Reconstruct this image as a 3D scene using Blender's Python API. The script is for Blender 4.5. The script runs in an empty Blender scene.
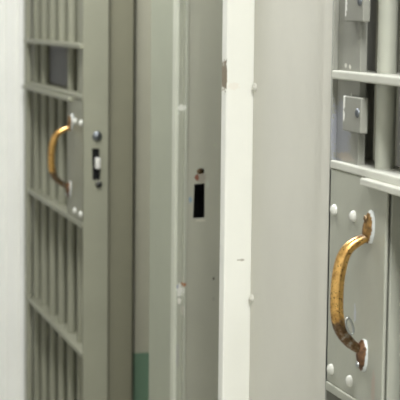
import bpy, bmesh, math
from mathutils import Vector, Matrix, Euler
S = bpy.context.scene
COL = S.collection
PI = math.pi

# ------------------------------------------------------------------ materials
def srgb(r, g, b):
    f = lambda c: (c/255/12.92) if c/255 <= .04045 else ((c/255+.055)/1.055)**2.4
    return (f(r), f(g), f(b), 1)

def base_mat(name):
    m = bpy.data.materials.new(name); m.use_nodes = True
    nt = m.node_tree
    return m, nt, nt.nodes['Principled BSDF']

def noise(nt, vec, scale, detail=4, rough=.6):
    n = nt.nodes.new('ShaderNodeTexNoise')
    n.inputs['Scale'].default_value = scale
    n.inputs['Detail'].default_value = detail
    n.inputs['Roughness'].default_value = rough
    nt.links.new(vec, n.inputs['Vector'])
    return n.outputs['Fac']

def ramp(nt, src, stops):
    r = nt.nodes.new('ShaderNodeValToRGB')
    e = r.color_ramp.elements
    e[0].position, e[0].color = stops[0]
    e[1].position, e[1].color = stops[-1]
    for p, c in stops[1:-1]:
        k = e.new(p); k.color = c
    nt.links.new(src, r.inputs['Fac'])
    return r.outputs['Color']

def mix(nt, fac, a, b):
    m = nt.nodes.new('ShaderNodeMix'); m.data_type = 'RGBA'
    for v, i in ((fac, 0), (a, 6), (b, 7)):
        if hasattr(v, 'is_linked'): nt.links.new(v, m.inputs[i])
        else: m.inputs[i].default_value = v
    return m.outputs[2]

def mth(nt, op, a, b=None):
    m = nt.nodes.new('ShaderNodeMath'); m.operation = op
    for i, v in enumerate((a, b)):
        if v is None: continue
        if hasattr(v, 'is_linked'): nt.links.new(v, m.inputs[i])
        else: m.inputs[i].default_value = v
    return m.outputs[0]

def paint(name, rgb, rough=.42, var=.06, spots=(), bump=.12, dado=None):
    """brushed oil paint on steel: faint colour variation, brush bump, chips and stains at given places"""
    m, nt, p = base_mat(name)
    geo = nt.nodes.new('ShaderNodeNewGeometry'); pos = geo.outputs['Position']
    c = srgb(*rgb)
    lo = tuple(x*(1-var) for x in c[:3])+(1,); hi = tuple(min(1, x*(1+var)) for x in c[:3])+(1,)
    col = ramp(nt, noise(nt, pos, 9, 5), [(.3, lo), (.7, hi)])
    if dado:
        z = nt.nodes.new('ShaderNodeSeparateXYZ'); nt.links.new(pos, z.inputs[0])
        col = mix(nt, mth(nt, 'LESS_THAN', z.outputs['Z'], dado[0]), col, srgb(*dado[1]))
    fine = noise(nt, pos, 260, 3)
    for (ctr, rad, crgb) in spots:          # rad may be (rx, ry, rz)
        if not isinstance(rad, tuple): rad = (rad,)*3
        v = nt.nodes.new('ShaderNodeVectorMath'); v.operation = 'SUBTRACT'
        nt.links.new(pos, v.inputs[0]); v.inputs[1].default_value = ctr
        s = nt.nodes.new('ShaderNodeVectorMath'); s.operation = 'DIVIDE'
        nt.links.new(v.outputs[0], s.inputs[0]); s.inputs[1].default_value = rad
        l = nt.nodes.new('ShaderNodeVectorMath'); l.operation = 'LENGTH'
        nt.links.new(s.outputs[0], l.inputs[0])
        d = mth(nt, 'ADD', l.outputs['Value'], mth(nt, 'MULTIPLY', mth(nt, 'SUBTRACT', fine, .5), 1.6))
        mr = nt.nodes.new('ShaderNodeMapRange'); nt.links.new(d, mr.inputs['Value'])
        mr.inputs['From Min'].default_value = .8; mr.inputs['From Max'].default_value = 1.05
        mr.inputs['To Min'].default_value = 1; mr.inputs['To Max'].default_value = 0
        col = mix(nt, mr.outputs[0], col, srgb(*crgb))
    nt.links.new(col, p.inputs['Base Color'])
    p.inputs['Roughness'].default_value = rough
    b = nt.nodes.new('ShaderNodeBump'); b.inputs['Strength'].default_value = bump
    b.inputs['Distance'].default_value = .002
    nt.links.new(noise(nt, pos, 70, 4), b.inputs['Height'])
    nt.links.new(b.outputs[0], p.inputs['Normal'])
    return m

def metal(name, rgb, rough=.3, rgb2=None, scale=60, thr=(.45, .6)):
    m, nt, p = base_mat(name)
    tc = nt.nodes.new('ShaderNodeTexCoord'); pos = tc.outputs['Object']
    p.inputs['Metallic'].default_value = 1
    c = srgb(*rgb)
    if rgb2:
        col = ramp(nt, noise(nt, pos, scale, 5), [(thr[0], c), (thr[1], srgb(*rgb2))])
        nt.links.new(col, p.inputs['Base Color'])
    else:
        p.inputs['Base Color'].default_value = c
    p.inputs['Roughness'].default_value = rough
    return m

def brass_mat():
    """rubbed brass: bright in the grip, brown tarnish and grey old paint towards the feet, small pits"""
    m, nt, p = base_mat('worn_brass')
    tc = nt.nodes.new('ShaderNodeTexCoord'); pos = tc.outputs['Object']
    x = nt.nodes.new('ShaderNodeSeparateXYZ'); nt.links.new(pos, x.inputs[0])
    n = noise(nt, pos, 90, 4)
    gold = ramp(nt, noise(nt, pos, 45, 5), [(.3, srgb(190, 142, 74)), (.52, srgb(228, 184, 112)), (.72, srgb(146, 98, 46))])
    pits = noise(nt, pos, 420, 2)
    gold = mix(nt, mth(nt, 'GREATER_THAN', pits, .635), gold, srgb(70, 44, 22))
    end = mth(nt, 'ABSOLUTE', mth(nt, 'SUBTRACT', x.outputs['Z'], .016))
    end = mth(nt, 'ADD', end, mth(nt, 'MULTIPLY', mth(nt, 'SUBTRACT', n, .5), .025))
    mr = nt.nodes.new('ShaderNodeMapRange'); nt.links.new(end, mr.inputs['Value'])
    mr.inputs['From Min'].default_value = .049; mr.inputs['From Max'].default_value = .057
    brown = ramp(nt, noise(nt, pos, 130, 4), [(.36, srgb(92, 72, 54)), (.52, srgb(124, 100, 74)), (.66, srgb(160, 156, 148))])
    nt.links.new(mix(nt, mr.outputs[0], gold, brown), p.inputs['Base Color'])
    p.inputs['Metallic'].default_value = .92
    p.inputs['Roughness'].default_value = .30
    b = nt.nodes.new('ShaderNodeBump'); b.inputs['Strength'].default_value = .25
    b.inputs['Distance'].default_value = .001
    nt.links.new(noise(nt, pos, 200, 3), b.inputs['Height']); nt.links.new(b.outputs[0], p.inputs['Normal'])
    return m

M = {}
M['door'] = paint('grey_green_door_paint', (164, 165, 151), .42, .05, [
    ((-.02, 1.80, 1.13), (.01, .004, .012), (176, 180, 184)),
    ((-.02, 1.735, 1.05), (.01, .006, .02), (170, 158, 144)),
])
M['stile'] = paint('shaded_stile_paint', (140, 140, 130), .42, .05, [  # darkened from the door paint to put in the stile's shade
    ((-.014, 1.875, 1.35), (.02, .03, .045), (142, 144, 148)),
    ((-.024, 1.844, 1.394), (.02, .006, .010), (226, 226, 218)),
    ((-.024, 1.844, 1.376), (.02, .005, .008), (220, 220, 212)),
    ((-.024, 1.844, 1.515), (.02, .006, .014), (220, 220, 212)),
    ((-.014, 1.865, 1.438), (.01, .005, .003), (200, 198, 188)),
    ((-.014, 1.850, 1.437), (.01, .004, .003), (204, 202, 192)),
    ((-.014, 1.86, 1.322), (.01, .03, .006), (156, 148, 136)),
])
M['far_door'] = paint('olive_grey_door_paint', (141, 141, 122), .45, .05)
M['rail'] = paint('worn_rail_paint', (196, 196, 184), .38, .09)
M['panel'] = paint('cream_grey_panel_paint', (208, 206, 194), .45, .025, bump=.06)
M['post'] = paint('white_post_paint', (231, 231, 221), .38, .02, [
    ((-.0437, 2.29, 1.408), (.0018, .05, .024), (130, 118, 98)),
    ((-.031, 2.29, 1.392), (.010, .02, .006), (228, 224, 212)),
    ((-.016, 2.29, 1.122), (.006, .02, .0016), (176, 172, 158)),
], bump=.05)
M['postfar'] = paint('brightened_far_post_paint', (244, 244, 236), .4, .02, bump=.05)  # post paint made whiter to put stronger light into the far post
M['jamb'] = paint('mid_grey_jamb_paint', (190, 190, 174), .45, .04, [
    ((.049, 2.75, 1.203), (.011, .01, .012), (172, 166, 152)),
    ((.042, 2.75, 1.203), (.004, .01, .006), (150, 96, 76)),
    ((.063, 2.75, 1.190), (.003, .01, .008), (196, 200, 186)),
    ((.030, 2.75, 1.162), (.003, .01, .006), (150, 172, 190)),
    ((.050, 2.75, 1.123), (.010, .01, .003), (214, 212, 196)),
    ((.076, 2.75, 1.262), (.003, .01, .003), (190, 194, 172)),
    ((.077, 2.75, .990), (.0028, .01, .004), (188, 188, 172)),
    ((.077, 2.75, 1.013), (.0024, .01, .003), (92, 90, 76)),
    ((.077, 2.75, .975), (.0024, .01, .004), (176, 176, 162)),
])
M['bead'] = paint('chipped_corner_paint', (190, 192, 176), .35, .05, [
    ((.013, 2.75, 1.331), (.007, .02, .007), (244, 244, 236)),
    ((.008, 2.75, 1.322), (.003, .02, .004), (206, 210, 196)),
    ((.012, 2.75, .992), (.007, .02, .014), (240, 240, 232)),
    ((.019, 2.75, 1.004), (.004, .02, .004), (176, 122, 84)),
    ((.008, 2.75, 1.000), (.003, .02, .005), (150, 156, 176)),
    ((.012, 2.75, .972), (.005, .02, .007), (244, 242, 232)),
    ((.018, 2.75, .955), (.003, .02, .010), (206, 204, 190)),
    ((.010, 2.75, .87), (.005, .02, .03), (184, 184, 176)),
])
M['pier'] = paint('pale_green_grey_wall_paint', (158, 161, 142), .5, .03)
M['frame'] = paint('olive_frame_paint', (132, 130, 109), .5, .04)
M['wall'] = paint('corridor_wall_paint', (205, 205, 203), .6, .03)
M['cell'] = paint('cell_wall_paint', (172, 170, 150), .6, .04, dado=(.705, (104, 132, 108)))
M['cellback'] = paint('cell_back_wall_paint', (112, 110, 104), .7, .05)
M['ceil'] = paint('ceiling_paint', (232, 232, 226), .7, .02)
M['floor'] = paint('grey_floor_paint', (150, 148, 138), .4, .08)
M['rivet'] = paint('thick_white_rivet_paint', (200, 200, 190), .25, .04)
M['worn'] = paint('worn_pale_latch_metal', (214, 212, 204), .3, .1)
M['pocket'] = paint('shade_black_lock_interior', (12, 12, 12), .9, .1)  # near-black colour stands in for the unlit inside of the locks
M['brass'] = brass_mat()
def foot_mat(name, cut, brown):
    # old white paint left next to the plate, brown metal bared on the outside
    m, nt, p = base_mat(name)
    tc = nt.nodes.new('ShaderNodeTexCoord'); pos = tc.outputs['Object']
    x = nt.nodes.new('ShaderNodeSeparateXYZ'); nt.links.new(pos, x.inputs[0])
    d = mth(nt, 'ADD', x.outputs['X'], mth(nt, 'MULTIPLY', mth(nt, 'SUBTRACT', noise(nt, pos, 110, 4), .5), .008))
    mr = nt.nodes.new('ShaderNodeMapRange'); nt.links.new(d, mr.inputs['Value'])
    mr.inputs['From Min'].default_value = cut-.0004; mr.inputs['From Max'].default_value = cut+.0004
    nt.links.new(mix(nt, mr.outputs[0], ramp(nt, noise(nt, pos, 160, 4), [(.35, srgb(*brown)), (.65, srgb(*(int(c*.62) for c in brown)))]), srgb(196, 200, 196)), p.inputs['Base Color'])
    inv = mth(nt, 'SUBTRACT', 1, mr.outputs[0])
    nt.links.new(mth(nt, 'MULTIPLY', inv, .6), p.inputs['Metallic'])
    p.inputs['Roughness'].default_value = .36
    return m
M['foot'] = foot_mat('chipped_foot_metal', -.0044, (158, 122, 72))
M['rust'] = foot_mat('rusty_foot_metal', -.0030, (132, 98, 70))
M['darkbolt'] = metal('tarnished_bolt', (150, 128, 100), .4)
M['bluesteel'] = metal('dulled_screw_steel', (120, 124, 128), .4)
M['steel'] = metal('bare_steel', (182, 186, 186), .28)
M['darksteel'] = metal('dark_steel', (72, 72, 70), .45)

# ------------------------------------------------------------------ mesh helpers
def box(bm, x0, x1, y0, y1, z0, z1, bev=0):
    if y0 > y1: y0, y1 = y1, y0
    vs = [bm.verts.new((x, y, z)) for x in (x0, x1) for y in (y0, y1) for z in (z0, z1)]
    fs = [(0, 1, 3, 2), (4, 6, 7, 5), (0, 4, 5, 1), (2, 3, 7, 6), (0, 2, 6, 4), (1, 5, 7, 3)]
    faces = [bm.faces.new([vs[i] for i in f]) for f in fs]
    if bev:
        es = list({e for f in faces for e in f.edges})
        bmesh.ops.bevel(bm, geom=es, offset=bev, segments=2, profile=.5, affect='EDGES')

def prism(bm, pts, z0, z1):
    a = [bm.verts.new((x, y, z0)) for x, y in pts]; b = [bm.verts.new((x, y, z1)) for x, y in pts]
    n = len(pts)
    for i in range(n):
        bm.faces.new((a[i], a[(i+1) % n], b[(i+1) % n], b[i]))
    bm.faces.new(a); bm.faces.new(b)

def sweep(bm, pts, radii, seg=16, flat=1.0, closed=False):
    """round tube through a list of points, the radius given at each"""
    pts = [Vector(p) for p in pts]; n = len(pts); rings = []
    prev = None
    for i, p in enumerate(pts):
        if closed: t = pts[(i+1) % n]-pts[i-1]
        else: t = pts[min(i+1, n-1)]-pts[max(i-1, 0)]
        t.normalize()
        if prev is None:
            ref = Vector((0, 1, 0)) if abs(t.y) < .9 else Vector((1, 0, 0))
            side = ref-t*ref.dot(t)
        else:
            side = prev-t*prev.dot(t)
        side.normalize(); prev = side
        up = t.cross(side)
        rings.append([bm.verts.new(p+(side*math.cos(a)*flat+up*math.sin(a))*radii[i])
                      for a in (2*PI*k/seg for k in range(seg))])
    for i in range(n if closed else n-1):
        A, B = rings[i], rings[(i+1) % n]
        for k in range(seg):
            bm.faces.new((A[k], A[(k+1) % seg], B[(k+1) % seg], B[k]))
    if not closed:
        bm.faces.new(rings[0]); bm.faces.new(rings[-1])

def cyl(bm, a, b, r, seg=20):
    sweep(bm, [a, b], [r, r], seg)

def dome(bm, c, axis, r, h, seg=18, rings=6):
    """low round rivet or bolt head standing on a face, axis = outward direction"""
    axis = Vector(axis).normalized(); c = Vector(c)
    u = Vector((0, 0, 1)) if abs(axis.z) < .9 else Vector((1, 0, 0))
    v = axis.cross(u)
    R = []
    for j in range(rings):
        t = j/rings*PI/2
        rr, hh = r*math.cos(t), h*math.sin(t)
        R.append([bm.verts.new(c+axis*hh+(u*math.cos(2*PI*k/seg)+v*math.sin(2*PI*k/seg))*rr) for k in range(seg)])
    top = bm.verts.new(c+axis*h)
    for j in range(rings-1):
        for k in range(seg):
            bm.faces.new((R[j][k], R[j][(k+1) % seg], R[j+1][(k+1) % seg], R[j+1][k]))
    for k in range(seg):
        bm.faces.new((R[-1][k], R[-1][(k+1) % seg], top))
    bm.faces.new(R[0])

def catmull(pts, sub=6):
    P = [Vector(p) for p in pts]; P = [2*P[0]-P[1]]+P+[2*P[-1]-P[-2]]; out = []
    for i in range(1, len(P)-2):
        p0, p1, p2, p3 = P[i-1:i+3]
        for s in range(sub):
            t = s/sub
            out.append(.5*((2*p1)+(p2-p0)*t+(2*p0-5*p1+4*p2-p3)*t*t+(3*p1-p0-3*p2+p3)*t**3))
    out.append(P[-2]); return out

def obj(name, bm, mat, parent=None, origin=(0, 0, 0), smooth=False):
    """link the bmesh (in world coordinates) as one object with its origin at the given world point"""
    bmesh.ops.recalc_face_normals(bm, faces=bm.faces)
    o3 = Vector(origin)
    bmesh.ops.translate(bm, vec=-o3, verts=bm.verts)
    me = bpy.data.meshes.new(name); bm.to_mesh(me); bm.free()
    if smooth:
        for p in me.polygons: p.use_smooth = True
        me.set_sharp_from_angle(angle=math.radians(50))
    me.materials.append(M[mat])
    o = bpy.data.objects.new(name, me); COL.objects.link(o)
    o['world_origin'] = tuple(o3)
    if parent is not None:
        o.parent = parent; o.location = o3-Vector(parent['world_origin'])
    else:
        o.location = o3
    return o

def thing(name, loc, label, cat, group=None):
    o = bpy.data.objects.new(name, None); COL.objects.link(o); o.location = loc
    o.empty_display_size = .05
    o['world_origin'] = tuple(loc); o['label'] = label; o['category'] = cat
    if group: o['group'] = group
    return o

def struct(name, bm, mat, label=None):
    o = obj(name, bm, mat); o['kind'] = 'structure'
    if label: o['label'] = label
    return o

def simple(fn, *a, **k):
    bm = bmesh.new(); fn(bm, *a, **k); return bm

# ------------------------------------------------------------------ the room
H = 2.55
struct('floor', simple(box, -1.7, 2.3, -3.2, 7.0, -.1, 0), 'floor')
struct('ceiling', simple(box, -1.7, 2.3, -3.2, 7.0, H, H+.1), 'ceil')
struct('wall_left', simple(box, -1.7, -1.6, -3.2, 7.0, 0, H), 'wall')
struct('wall_back', simple(box, -1.6, 2.2, -3.2, -3.1, 0, H), 'wall')
struct('wall_far', simple(box, -1.6, 2.2, 6.9, 7.0, 0, H), 'wall')
struct('wall_cell_back', simple(box, 2.2, 2.3, -3.2, 7.0, 0, H), 'cellback')
struct('wall_partition', simple(box, .112, 2.2, 3.52, 3.62, 0, H), 'cell')
struct('wall_added_shade', simple(box, .40, 2.2, 2.6, 2.66, 0, H), 'cellback')  # dark cross wall added to dim what shows through the near bars
struct('wall_cell_far', simple(box, .06, 2.2, 5.15, 5.25, 0, H), 'cellback')
# the cell front: lintel, pier, and the solid stretches before and after the doors
bm = bmesh.new()
box(bm, 0, .25, 2.80, 2.935, 0, H); box(bm, 0, .024, 2.772, 2.80, 0, H)
pier = struct('wall_right', bm, 'pier', 'pale grey-green pier between the slotted jamb and the far cell door')
struct('wall_lintel', simple(box, .05, .25, .95, 4.32, 2.16, H), 'pier')
bm = bmesh.new()
box(bm, 0, .25, -3.1, .98, 0, H); struct('wall_right_near', bm, 'panel')
bm = bmesh.new()
box(bm, .03, .25, 4.44, 6.9, 0, H); struct('wall_right_far', bm, 'wall')
bm = bmesh.new()
box(bm, .043, .1025, 3.50, 3.545, 0, 2.16, .003)
struct('trim_1', bm, 'frame', 'olive-grey steel upright behind the latch edge of the far cell door')

# ------------------------------------------------------------------ riveted panel
t = thing('steel_bulkhead', (.01, 2.1, 0), 'smooth cream-grey steel panel with round rivets down its far edge, beside the near cell door', 'steel panel')
obj('sheet', simple(box, 0, .02, 1.918, 2.2895, 0, 2.16, .0015), 'panel', t)
obj('gap_filler', simple(box, -.0175, .001, 1.9008, 1.938, 0, 2.16, .001), 'panel', t)  # added strip filling the gap so no shadow line forms beside the door
for z in (.407, .735, 1.063, 1.391, 1.719, 2.047):
    obj('rivet', simple(dome, (0, 2.279, z), (-1, 0, 0), .0068, .0048), 'panel', t, (0, 2.279, z), True)

# ------------------------------------------------------------------ white posts
t = thing('steel_upright', (-.02, 2.31, 0), 'white-painted steel post with a chipped edge, between the riveted panel and the slotted jamb', 'post')
bm = bmesh.new()
box(bm, -.0437, .008, 2.29, 2.316, 0, H, .003)
obj('flange', bm, 'post', t)
obj('web', simple(box, .004, .12, 2.302, 2.328, 0, H, .002), 'post', t)

t = thing('steel_upright', (-.06, 4.35, 0), 'broad white-painted post with fine vertical grooves, at the far end beyond the many-barred gate', 'post')
bm = bmesh.new()
prism(bm, [(-.016, 4.30), (-.034, 4.30), (-.036, 4.308), (-.042, 4.308), (-.044, 4.30), (-.067, 4.30), (-.069, 4.308), (-.075, 4.308),
           (-.077, 4.30), (-.15, 4.30), (-.15, 4.44), (-.016, 4.44)], 0, H)
obj('shaft', bm, 'postfar', t)
obj('back_flange', simple(box, -.016, .06, 4.42, 4.44, 0, H), 'post', t)

# ------------------------------------------------------------------ jamb with the bolt slot
t = thing('strike_upright', (.12, 2.77, 0), 'mid-grey steel door jamb with a black bolt slot and a small screw hole above it', 'door jamb')
def plate_with_holes(outer, holes, y0, y1):
    """flat plate in the x-z plane between y0 and y1, pierced by the hole outlines"""
    cu = bpy.data.curves.new('outline', 'CURVE'); cu.dimensions = '2D'; cu.fill_mode = 'BOTH'
    cu.extrude = (y1-y0)/2
    for loop in [outer]+holes:
        sp = cu.splines.new('POLY'); sp.points.add(len(loop)-1); sp.use_cyclic_u = True
        for p, (x, z) in zip(sp.points, loop): p.co = (x, z, 0, 1)
    tmp = bpy.data.objects.new('outline', cu)
    me = tmp.to_mesh()
    bm = bmesh.new(); bm.from_mesh(me)
    tmp.to_mesh_clear(); bpy.data.objects.remove(tmp); bpy.data.curves.remove(cu)
    bmesh.ops.transform(bm, matrix=Matrix.Translation((0, (y0+y1)/2, 0)) @ Matrix.Rotation(PI/2, 4, 'X'), verts=bm.verts)
    bmesh.ops.remove_doubles(bm, verts=bm.verts, dist=1e-6)
    return bm
slot = [(.0375, 1.1905), (.0575, 1.1915), (.0580, 1.157), (.0585, 1.1275), (.0355, 1.1270), (.0365, 1.158)]
circ = lambda cx, cz, rx, rz: [(cx+rx*math.cos(2*PI*k/20), cz+rz*math.sin(2*PI*k/20)) for k in range(20)]
bm = plate_with_holes([(.024, 0), (.25, 0), (.25, H), (.024, H)], [slot, circ(.0495, 1.214, .0078, .0056)], 2.75, 2.754)
obj('strike_plate', bm, 'jamb', t)
bm = bmesh.new()
for x0, x1, y0, y1, z0, z1 in ((.028, .030, 2.756, 2.797, 1.10, 1.23), (.066, .068, 2.756, 2.797, 1.10, 1.23), (.028, .068, 2.797, 2.799, 1.10, 1.23),
                               (.028, .068, 2.756, 2.797, 1.10, 1.102), (.028, .068, 2.756, 2.797, 1.228, 1.23)):
    box(bm, x0, x1, y0, y1, z0, z1)
o = obj('lock_pocket', bm, 'pocket', t); o['label'] = 'inside of the bolt slot, coloured near-black for its shade'  # pocket coloured near-black to put in the slot's shade
obj('screw', simple(dome, (.0495, 2.7580, 1.213), (0, -1, 0), .0070, .002), 'darkbolt', t, (.0495, 2.758, 1.213), True)
pr = [(0, 2.772), (0, 2.757)]+[(.007-.007*math.cos(a), 2.757-.007*math.sin(a)) for a in (PI/2*k/8 for k in range(1, 9))]
pr += [(.0080, 2.7580), (.0170, 2.7580), (.018, 2.7465), (.0225, 2.7465), (.024, 2.752), (.024, 2.772)]
o = obj('corner_bead', simple(prism, pr, 0, H), 'bead', t, smooth=True); o['label'] = 'pale rounded corner bead with paint chips'

# ------------------------------------------------------------------ the two barred cell doors (the same door, mirrored)
def cell_door(y0, sgn, paintname, stilename, railname, label, handle_tilt, handle_out):
    Y = lambda u: y0+sgn*u                 # u runs from the free edge into the door
    W, Z0, Z1 = .80, .03, 2.13
    d = thing('barred_gate', (.01, Y(W/2), Z0), label, 'cell door', 'barred steel cell gates')
    def part(name, bm, mat, origin=None, smooth=False, parent=d):
        return obj(name, bm, mat, parent, origin or d['world_origin'], smooth)
    # edge plate with its bolt opening (faces along the corridor)
    ye = sorted((Y(0), Y(.006)))
    bm = plate_with_holes([(-.02, Z0), (.038, Z0), (.038, Z1), (-.02, Z1)],
                          [[(.000, 1.195), (.018, 1.195), (.020, 1.122), (.002, 1.122)]], ye[0], ye[1])
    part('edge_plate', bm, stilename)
    part('bolt_shade_block', simple(box, -.004, .022, Y(.0065), Y(.0105), 1.118, 1.199), 'pocket')['label'] = 'near-black block standing in for shade around the latch bolt'  # solid near-black block put in for the shade behind the bolt hole
    # stiles
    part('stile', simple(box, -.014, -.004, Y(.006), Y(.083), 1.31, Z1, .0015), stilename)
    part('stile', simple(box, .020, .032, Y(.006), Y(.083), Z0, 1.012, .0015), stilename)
    part('stile', simple(box, -.0235, -.0105, Y(.744), Y(.787), Z0, Z1, .0015), paintname)
    # round bars through flat rails
    for k in range(6):
        u = .127+.1205*k
        bm = bmesh.new()
        if k in (2, 3):
            cyl(bm, (.004, Y(u), Z0), (.004, Y(u), 1.30), .0122); cyl(bm, (.004, Y(u), 1.425), (.004, Y(u), Z1), .0122)
        else:
            cyl(bm, (.004, Y(u), Z0), (.004, Y(u), Z1), .0122)
        part('bar', bm, paintname, (.004, Y(u), Z0), True)
    for z in (.10, .405, .713, 1.016, 1.735, 2.05):
        part('rail', simple(box, -.022, .034, Y(.006), Y(.785), z-.006, z+.006, .002), railname if z > 1.3 else paintname)
    part('rail', simple(box, -.026, .034, Y(.016), Y(.785), 1.4205, 1.4315, .002), railname)
    part('rail', simple(box, -.021, .034, Y(.004), Y(.785), 1.304, 1.315, .002), railname)
    part('ledge', simple(box, -.030, .000, Y(.130), Y(.785), 1.295, 1.3045, .002), railname)
    # lock plate and the case behind it
    lp = part('lock_plate', simple(box, -.020, -.0155, Y(.0), Y(.192), 1.022, 1.3035, .0018), paintname)
    part('lock_case', simple(box, -.0125, .006, Y(.012), Y(.190), 1.026, 1.300, .002), paintname)
    part('spacer', simple(box, -.0155, -.0125, Y(.02), Y(.180), 1.04, 1.28), paintname)
    for u in (.023, .090):
        for z in (1.2515, 1.041):
            part('rivet', simple(dome, (-.020, Y(u), z), (-1, 0, 0), .0078, .0065), 'rivet', (-.02, Y(u), z), True, lp)
    # welded tabs on the stile, each with a screw
    for z in ((1.379, 1.516) if sgn < 0 else ()):
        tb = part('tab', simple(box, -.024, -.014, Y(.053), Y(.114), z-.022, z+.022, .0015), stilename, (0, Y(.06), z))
        part('screw', simple(dome, (-.024, Y(.104), z+.003), (-1, 0, 0), .0058, .003), 'bluesteel', (-.024, Y(.104), z+.003), True, tb)
    # latch bolt, upper screw and lower stop in the edge plate
    e = -sgn
    bm = bmesh.new(); box(bm, .0075, .0185, Y(-.010), Y(.03), 1.148, 1.174, .003)
    o = part('latch_bolt', bm, 'worn', (.011, Y(0), 1.16)); o['label'] = 'bright worn latch bolt'
    o = part('screw', simple(dome, (.012, Y(0), 1.223), (0, e, 0), .0115, .007), 'bluesteel', (.012, Y(0), 1.223), True)
    part('stop', simple(dome, (.016, Y(0), 1.112), (0, e, 0), .008, .006), 'darksteel', (.016, Y(0), 1.112), True)
    # hinge knuckles
    for z in (.485, 1.300, 1.90):
        bm = bmesh.new(); cyl(bm, (-.008, Y(W+.006), z-.011), (-.008, Y(W+.006), z+.011), .006)
        part('hinge', bm, 'darksteel' if sgn > 0 else paintname, (-.008, Y(W+.006), z), True)
    # pull handle: swept grip with spoon-shaped feet
    uc, zc = .1415, 1.165
    ctr = Vector((-.020, Y(uc), zc))
    path = [(-.003, .0690), (-.012, .0660), (-.0218, .0610), (-.0308, .0535), (-.0365, .042), (-.0405, .022), (-.0415, 0),
            (-.0405, -.022), (-.0365, -.042), (-.029, -.055), (-.020, -.0645), (-.011, -.071), (-.003, -.075)]
    P = catmull([(x*handle_out, 0, z) for x, z in path], 6)
    n = len(P); rad = []
    for i in range(n):
        s = abs(2*i/(n-1)-1)
        rad.append(.0082-.0030*max(0, (s-.25)/.75)**1.2)
    place = lambda v: Vector((v[0], sgn*(v[1]-handle_tilt*v[2]/.083), v[2]))
    bm = bmesh.new(); sweep(bm, [ctr+place(p) for p in P], rad, 20)
    h = part('handle', bm, 'brass', tuple(ctr), True); h['label'] = 'worn golden brass pull handle'
    for sz, mat in ((1, 'foot'), (-1, 'rust')):
        bm = bmesh.new()
        prof = [(.061, .005, .006), (.066, .0080, .0095), (.073, .0105, .0122), (.082, .0112, .0115), (.091, .0104, .0092), (.0985, .0074, .0062), (.1015, .004, .004)]
        rings = []
        for (zz, wy, tx) in prof:      # half-oval cross-sections flat against the plate
            ring = [bm.verts.new(ctr+place((-tx*math.sin(a)+.0005, wy*math.cos(a), sz*zz))) for a in (PI*k/10 for k in range(11))]
            rings.append(ring)
        for A, B in zip(rings, rings[1:]):
            for k in range(10): bm.faces.new((A[k], A[k+1], B[k+1], B[k]))
            bm.faces.new((A[0], A[10], B[10], B[0]))
        bm.faces.new(rings[0]); bm.faces.new(rings[-1])
        f = part('handle_foot', bm, mat, tuple(ctr+Vector((0, 0, sz*.083))), True, h)
        f['label'] = 'foot with chipped silver-white paint' if sz > 0 else 'rusty brown foot'
        zb = .092
        part('bolt', simple(dome, ctr+place((-.0085, 0, sz*zb)), (-1, 0, 0), .0040, .0025), 'darkbolt' if sz > 0 else 'steel', tuple(ctr+place((-.0085, 0, sz*zb))), True, h)
    return d, h, ctr, place

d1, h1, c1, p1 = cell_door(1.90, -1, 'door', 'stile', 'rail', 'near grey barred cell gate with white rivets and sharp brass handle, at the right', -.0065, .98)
d2, h2, c2, p2 = cell_door(3.48, 1, 'far_door', 'far_door', 'far_door', 'far olive-grey cell door with many bars and a latch on its edge, at the left', .012, 1.15)
# bent wire caught on the near handle
pts = []
for k in range(28):
    a = 2*PI*k/28
    pts.append((-.0475+.0042*math.cos(a)-.003*math.sin(a), 1.7475, 1.1255+.0102*math.sin(a)))
o = obj('wire_loop', simple(sweep, pts, [.0014]*28, 8, 1.0, True), 'steel', h1, pts[0], True)
o['label'] = 'small bent loop of bare wire on the near handle'

# ------------------------------------------------------------------ light
def area(name, loc, sx, sy, power, color=(.99, 1, 1.02), rot=(0, 0, 0)):
    l = bpy.data.lights.new(name, 'AREA'); l.shape = 'RECTANGLE'; l.size = sx; l.size_y = sy
    l.energy = power; l.color = color
    o = bpy.data.objects.new(name, l); o.location = loc; o.rotation_euler = rot; COL.objects.link(o)
for y, watts in ((-1.7, 56), (.55, 44), (2.85, 34), (5.05, 12)):
    area('corridor_lamp', (-.30, y, H-.02), .22, .9, watts)
area('cell_fill', (1.3, 4.5, H-.02), .3, .6, 1.2)  # added fill to brighten the far cell; no lamp is known there
w = bpy.data.worlds.new('World'); S.world = w; w.use_nodes = True
w.node_tree.nodes['Background'].inputs[0].default_value = (.9, .95, 1, 1)
w.node_tree.nodes['Background'].inputs[1].default_value = .1

# ------------------------------------------------------------------ camera
cam = bpy.data.cameras.new('camera'); co = bpy.data.objects.new('camera', cam); COL.objects.link(co)
cam.sensor_width = 36; cam.sensor_fit = 'HORIZONTAL'; cam.lens = 36*1560/400
R = Matrix.Rotation(math.radians(-16), 4, 'Z') @ Matrix.Rotation(math.radians(90-6.76), 4, 'X') @ Matrix.Rotation(math.radians(.6), 4, 'Z')
co.matrix_world = Matrix.Translation((-.74, 0, 1.5)) @ R
cam.clip_start = .05
cam.dof.use_dof = True; cam.dof.focus_distance = 2.15; cam.dof.aperture_fstop = 11.5
S.camera = co
S.view_settings.view_transform = 'Standard'; S.view_settings.look = 'None'
S.view_settings.gamma = 1; S.view_settings.exposure = 0; S.view_settings.use_curve_mapping = False
for o in COL.objects:
    if 'world_origin' in o: del o['world_origin']
